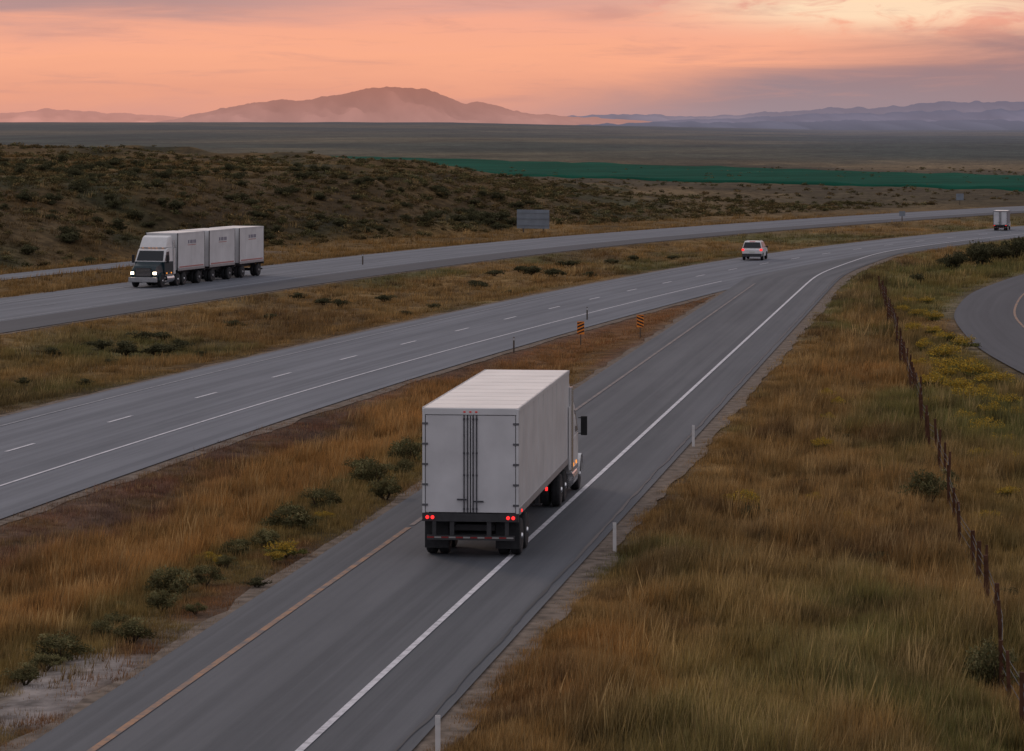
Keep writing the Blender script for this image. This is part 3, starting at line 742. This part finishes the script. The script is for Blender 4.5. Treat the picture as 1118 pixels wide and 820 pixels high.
def tractor(root,y0,paint,sleeper=True,fair=3.75,lights=False,h=1.2,upper=None,hl=1.75):
    """y0 = rear end of tractor frame"""
    upper=upper or paint
    mb=MB()
    for s in(-1,1): mb.box(s*.42-.05,s*.42+.05,y0,y0+4.8+hl,.72,.98)
    mb.box(-.5,.5,y0+.9,y0+2.1,.98,1.14)
    mb.obj('tractor_chassis',[DRK],root)
    c0=y0+(2.75 if sleeper else 3.1); c1=y0+4.75
    cab=MB(); cab.shell([(c0,.80,h),(c1,.80,h),(c1+.05,1.90,h),(c0,1.90,h)],0)
    cab.obj('tractor_cab',[paint],root,bevel=.03)
    cab=MB(); cab.shell([(c0,1.904,h),(c1+.05,1.904,h),(c1+.05,1.95,h),(c1-.42,2.78,h*.95),(c1-.75,2.95,h*.94),(c0,2.95,h*.98)],0)
    cab.obj('cab_upper',[upper],root,bevel=.04)
    mb=MB(); mb.shell([(c1+.0,.8,h*.98),(c1+hl,.8,h*.88),(c1+hl+.05,1.35,h*.82),(c1+hl-.2,1.62,h*.74),(c1+.0,1.93,h*.86)],0)
    mb.obj('hood',[paint],root,bevel=.07)
    if fair:
        mb=MB(); mb.shell([(c0,2.96,h*.96),(c1-.50,2.96,h*.90),(c1-.62,3.15,h*.88),(c1-1.0,fair-.12,h*.84),(c0+.1,fair,h*.9),(c0,fair,h*.92)],0)
        mb.obj('roof_fairing',[CABW],root,bevel=.05)
    mb=MB(); e=.012
    mb.quad([(-h*.9,c1+.045+e,1.99+e),(h*.9,c1+.045+e,1.99+e),(h*.82,c1-.37+e,2.72+e),(-h*.82,c1-.37+e,2.72+e)]); mb.obj('windscreen',[GLS],root)
    for s in(-1,1):
        mb=MB(); mb.quad([(s*(h+.008),c1-.95,2.0),(s*(h+.008),c1-.1,1.98),(s*(h*.955+.012),c1-.45,2.65),(s*(h*.965+.012),c1-.95,2.68)]); mb.obj('side_window',[GLS],root)
        mb=MB(); mb.box(*sorted((s*(h+.01),s*(h+.20))),c1-.1,c1-.07,2.35,2.38); mb.box(*sorted((s*(h+.01),s*(h+.20))),c1-.1,c1-.07,1.86,1.89)
        mb.box(*sorted((s*(h+.10),s*(h+.30))),c1-.16,c1-.04,1.82,2.42); mb.obj('mirror',[BLK],root,bevel=.03)
        mb=MB(); mb.cyl((s*(h-.28),y0+2.9,.62),(s*(h-.28),y0+4.3,.62),.33,seg=20); mb.obj('fuel_tank',[CHR],root)
        mb=MB(); mb.box(*sorted((s*.75,s*(h-.02))),y0+4.32,y0+4.75,.42,.50); mb.box(*sorted((s*.8,s*(h-.02))),y0+4.32,y0+4.75,.66,.74); mb.obj('step',[ALU],root)
        mb=MB()
        yc=y0+3.8+hl
        pts=[(yc+.66*math.cos(t),.5+.66*math.sin(t)) for t in np.linspace(0.1,math.pi-.1,9)]
        for i in range(8):
            (a,b),(c,d)=pts[i],pts[i+1]; mb.quad([(s*.84,a,b),(s*(h+.04),a,b),(s*(h+.04),c,d),(s*.84,c,d)])
        mb.obj('fender',[paint],root)
        mb=MB(); mb.box(*sorted((s*.78,s*1.02)),c1+hl-.09,c1+hl+.09,1.0,1.2); mb.obj('headlight',[HEADL if lights else TAPW],root,bevel=.03)
        mb=MB(); mb.cyl((s*(h-.02),c0-.12,.9),(s*(h-.02),c0-.12,3.5),.075,seg=12); mb.obj('exhaust_stack',[CHR],root)
        mb=MB(); mb.box(*sorted((s*(h*.96),s*(h*.96+.05))),c0-.5,c0-.24,.95,2.9); mb.obj('side_extender',[upper],root)
        for yq in (c0+.3,c0+1.2):
            mb=MB(); mb.box(*sorted((s*(h+.002),s*(h+.03))),yq,yq+.12,1.0,1.1); mb.obj('side_marker_light',[AMB],root)
        mb=MB(); mb.box(*sorted((s*(h+.002),s*(h+.016))),c0+.1,c1-.1,.84,.96); mb.obj('chrome_trim',[CHR],root)
    mb=MB(); mb.box(-1.15,1.15,c1+hl+.03,c1+hl+.23,.42,.80); mb.obj('front_bumper',[CHR if paint is CABW else ALU],root,bevel=.05)
    mb=MB(); mb.box(-.62,.62,c1+hl-.01,c1+hl+.095,.85,1.5)
    for i in range(6): mb.box(-.58,.58,c1+hl+.095,c1+hl+.11,.9+i*.1,.92+i*.1,1)
    mb.obj('grille',[DRK,CHR],root)
    for x_ in(-.8,-.3,0,.3,.8):
        mb=MB(); mb.box(x_-.05,x_+.05,c1-.60,c1-.54,2.95,3.01); mb.obj('cab_marker_light',[AMB],root)
    axle(root,y0+.9,2.5); axle(root,y0+2.15,2.5)
    for s in(-1,1): wheel(root,s*(h-.17),y0+3.8+hl,.5,.29)
# main truck
root=empty('semi_truck',(-1.16,90.6,.02),-math.atan(.115),1.04)
trailer(root,0,13.9,2.60,4.0,1.22)
axle(root,.95,2.6); axle(root,2.25,2.6)
mb=MB(); mb.box(-.6,.6,.5,2.9,.68,.84); mb.obj('suspension_frame',[DRK],root)
tractor(root,11.3,CABW,True,3.8,h=1.38)
thing(root,'white semi truck seen from behind driving down the ramp','truck')

# triple trailer truck
a=math.atan(.289)
Yr=265.8; Xr=-21.5
root=empty('triple_trailer_truck',(Xr,Yr,.0),math.pi-a,1.0)
yy=0
for i in range(3):
    L=5.55; GAP=1.0
    trailer(root,yy,L,2.6,4.0,1.2,False,True); axle(root,yy+1.0,2.5,rimc=ALU)
    if i<2:
        axle(root,yy+L-.9,2.5,rimc=ALU)
        mb=MB(); mb.box(-.08,.08,yy+L-.9,yy+L+1.2,.75,.88); mb.box(-.5,.5,yy+L-1.4,yy+L-.4,.8,1.0); mb.obj('dolly',[DRK],root)
    yy+=L+GAP
tractor(root,yy-GAP-2.35,TEAL,False,3.85,True,upper=CABW,hl=1.25)
thing(root,'truck with dark teal hood pulling three white trailers','truck')

# small far truck
X,Y=gp(1092,252)
sl=float((Cc(Y+5)-Cc(Y-5))/10)
root=empty('box_truck',(X,Y,.0),-math.atan(sl)*.52,.68)
trailer(root,0,6.0,2.4,3.4,1.05,False,False,GRYP); axle(root,1.4,2.35)
mb=MB(); mb.shell([(6.2,.6,1.1),(8.2,.6,1.1),(8.25,1.3,1.1),(7.9,1.45,1.08),(7.5,2.4,1.0),(6.2,2.45,1.05)]); mb.obj('truck_cab',[CABW],root,bevel=.06)
for s in(-1,1):
    wheel(root,s*.98,7.3,.45,.26)
    mb=MB(); mb.quad([(s*1.108,6.5,1.6),(s*1.108,7.5,1.6),(s*1.05,7.3,2.25),(s*1.06,6.5,2.25)]); mb.obj('side_window',[GLS],root)
mb=MB(); mb.box(-.4,.4,.3,7.8,.62,.8); mb.obj('truck_chassis',[DRK],root)
thing(root,'small grey box truck driving away on the highway','truck')

# SUV
def suv(loc,rz):
    root=empty('white_suv',loc,rz,1.03)
    mb=MB(); mb.shell([(0,.42,.86),(.05,.32,.84),(4.55,.30,.84),(4.65,.5,.82),(4.62,.78,.84),(4.2,.95,.86),(3.35,1.03,.90),(.15,1.06,.90),(.0,.95,.89)],0)
    mb.obj('car_body',[CABW],root,bevel=.05)
    mb=MB(); mb.shell([(.12,1.05,.88),(3.4,1.02,.87),(2.55,1.60,.70),(2.2,1.68,.68),(.75,1.70,.70),(.38,1.66,.71)],0); mb.obj('car_roof',[CABW],root,bevel=.04)
    mb=MB(); mb.quad([(-.80,.105,1.10),(.80,.105,1.10),(.66,.315,1.58),(-.66,.315,1.58)]); mb.obj('rear_window',[GLS],root)
    mb=MB(); mb.quad([(-.78,3.35,1.09),(.78,3.35,1.09),(.62,2.63,1.56),(-.62,2.63,1.56)]); mb.obj('windscreen',[GLS],root)
    for s in(-1,1):
        mb=MB(); mb.quad([(s*.885,.55,1.12),(s*.885,2.95,1.10),(s*.745,2.45,1.56),(s*.745,.62,1.60)]); mb.obj('side_window',[GLS],root)
        mb=MB(); mb.box(*sorted((s*.70,s*.905)),-.03,.12,.84,1.02); mb.obj('tail_light',[REDL],root,bevel=.02)
        mb=MB(); mb.box(*sorted((s*.55,s*.8)),4.5,4.66,.62,.78); mb.obj('headlight',[TAPW],root)
        mb=MB(); mb.box(*sorted((s*.9,s*1.06)),3.0,3.12,1.04,1.18); mb.obj('mirror',[BLK],root,bevel=.02)
        mb=MB(); mb.cyl((s*.58,.6,1.74),(s*.58,2.2,1.74),.02,seg=6); mb.obj('roof_rail',[DRK],root)
        for yy in(.85,3.65): wheel(root,s*.80,yy,.35,.23,ALU)
    mb=MB(); mb.box(-.86,.86,-.06,.1,.32,.60); mb.obj('rear_bumper',[DRK],root,bevel=.03)
    mb=MB(); mb.box(-.26,.26,-.02,.0,.68,.80); mb.obj('licence_plate',[PLT],root)
    mb=MB(); mb.box(-.25,.25,.34,.40,1.64,1.67); mb.obj('brake_light',[REDM],root)
    return root
X,Y=gp(821,284.5)
sl=float((Cc(Y+5)-Cc(Y-5))/10)
thing(suv((X,Y,.01),-math.atan(sl)*.62),'white suv with tail lights on driving away','car')

# ------------------------------------------------------------------ signs & posts
SBK=simple('galvanised_sign_back',(.20,.23,.27),.5,metal=.2,var=.15,scale=1)
WPOST=simple('white_delineator_plastic',(.6,.58,.57),.5,var=.1)
RUST=simple('weathered_fence_post',(.085,.040,.025),.95,var=.4,scale=4,bump=.4,spec=.1)
WOOD=simple('weathered_sign_post',(.09,.07,.055),.85,var=.3,scale=5)
ORG=simple('orange_marker_sheeting',(.80,.25,.03),.45,var=.06)
X,Y=387*(582-559)/F,387.
r=empty('highway_sign',(X,Y,float(height(X,Y))),math.radians(-24))
mb=MB(); mb.box(-2.1,2.1,-.03,.03,.5,2.75)
mb.obj('sign_panel',[SBK],r,bevel=.01)
for zz in(.9,1.7,2.4):
    mb=MB(); mb.box(-2.05,2.05,-.09,-.032,zz-.03,zz+.03); mb.obj('sign_brace',[SBK],r)
for s in(-1,1):
    mb=MB(); mb.box(s*1.3-.06,s*1.3+.06,.032,.2,-.4,2.7); mb.obj('sign_post',[WOOD],r)
thing(r,'back of a large grey highway sign at the hill foot','road sign')
def marker(x,y,d):
    X,Y=gp(x,y); r=empty('object_marker_sign',(X,Y,float(height(X,Y))))
    mb=MB(); mb.box(-.03,.03,.015,.05,-.3,1.30); mb.obj('sign_post',[WOOD],r)
    Z0=.62
    mb=MB(); mb.box(-.2,.2,0,.012,Z0,Z0+.72); mb.obj('sign_panel',[ORG],r)
    mb=MB()
    for k in range(4):
        z0=Z0-.02+k*.19
        def cl(z): return min(max(z,Z0+.005),Z0+.715)
        pts=[(-.19,-.004,cl(z0 if d>0 else z0+.16)),(.19,-.004,cl(z0+.16 if d>0 else z0)),(.19,-.004,cl(z0+.26 if d>0 else z0+.10)),(-.19,-.004,cl(z0+.10 if d>0 else z0+.26))]
        if abs(pts[0][2]-pts[3][2])+abs(pts[1][2]-pts[2][2])<.02: continue
        mb.quad(pts)
    mb.obj('diagonal_stripe',[BLK],r)
    return thing(r,'orange and black striped object marker at the gore','road sign','striped markers at the gore')
marker(634,374,1); marker(699,368,-1)
def delin(x,y,h,label,mat,w=.1):
    X,Y=gp(x,y); r=empty('delineator_post',(X,Y,float(height(X,Y))))
    mb=MB(); mb.box(-w/2,w/2,-.012,.012,-.2,h); mb.obj('post',[mat],r)
    mb=MB(); mb.box(-w*.36,w*.36,-.02,-.013,h-.18,h-.05); mb.obj('reflector',[TAPW],r)
    thing(r,label,'delineator post','delineator posts along the road')
for x_,y_ in [(478,826),(671,601),(757,487)]:
    delin(x_,y_,.85,'white plastic delineator post beside the ramp shoulder',WPOST)
for x_,y_ in [(561,384),(641,349)]:
    delin(x_,y_,.85,'thin dark post beside the highway',WOOD,.09)
for x_,y_ in [(396,289)]:
    delin(x_,y_,1.0,'thin dark post in the median grass',WOOD,.12)
for x_,Y,s,rz in [(1048,520,1.3,.3),(985,420,.8,.2)]:
    X=(x_-559)/F*Y; r=empty('small_road_sign',(X,Y,float(height(X,Y))),rz)
    mb=MB(); mb.box(-.5*s,.5*s,-.02,.02,.7,.7+.8*s); mb.obj('sign_panel',[SBK],r)
    mb=MB(); mb.box(-.05,.05,.022,.09,-.3,.7+.7*s); mb.obj('sign_post',[WOOD],r)
    thing(r,'small pale road sign beside the far highway','road sign','small signs by the far highway')

# fence
fr=empty('wire_fence',(10.0,62.6,0))
tops=[]
Y=62.6
while Y<238:
    X=10.74+(Y-69.8)*.0966+random.uniform(-.12,.12); z=float(height(X,Y)); hh=random.uniform(1.15,1.5); r_=random.uniform(.045,.075)
    lx,ly=random.uniform(-.10,.10),random.uniform(-.05,.05)
    mb=MB(); mb.cyl((X-10,Y-62.6,z-.3),(X-10+lx,Y-62.6+ly,z+hh),r_*1.1,r_*.85,seg=7)
    mb.obj('post',[RUST],fr); tops.append((X-10,Y-62.6,z)); Y+=random.uniform(2.0,3.6)
mb=MB()
for hgt in(.35,.65,.95,1.12):
    for p,q in zip(tops[:-1],tops[1:]):
        mb.cyl((p[0],p[1],p[2]+hgt),(q[0],q[1],q[2]+hgt),.008,seg=4,cap=False)
mb.obj('wire',[DRK],fr)
thing(fr,'rusty brown post and wire fence in dry grass','fence')

# ------------------------------------------------------------------ camera
cam=bpy.data.cameras.new('camera'); co=bpy.data.objects.new('camera',cam); COL.objects.link(co)
co.location=(0,0,H); co.rotation_euler=(math.radians(90),0,0)
cam.sensor_width=36; cam.lens=36*F/1118; cam.shift_y=-270/1118; cam.clip_end=80000; cam.clip_start=1
S.camera=co
S.view_settings.view_transform='Standard'; S.view_settings.look='None'; S.view_settings.exposure=0
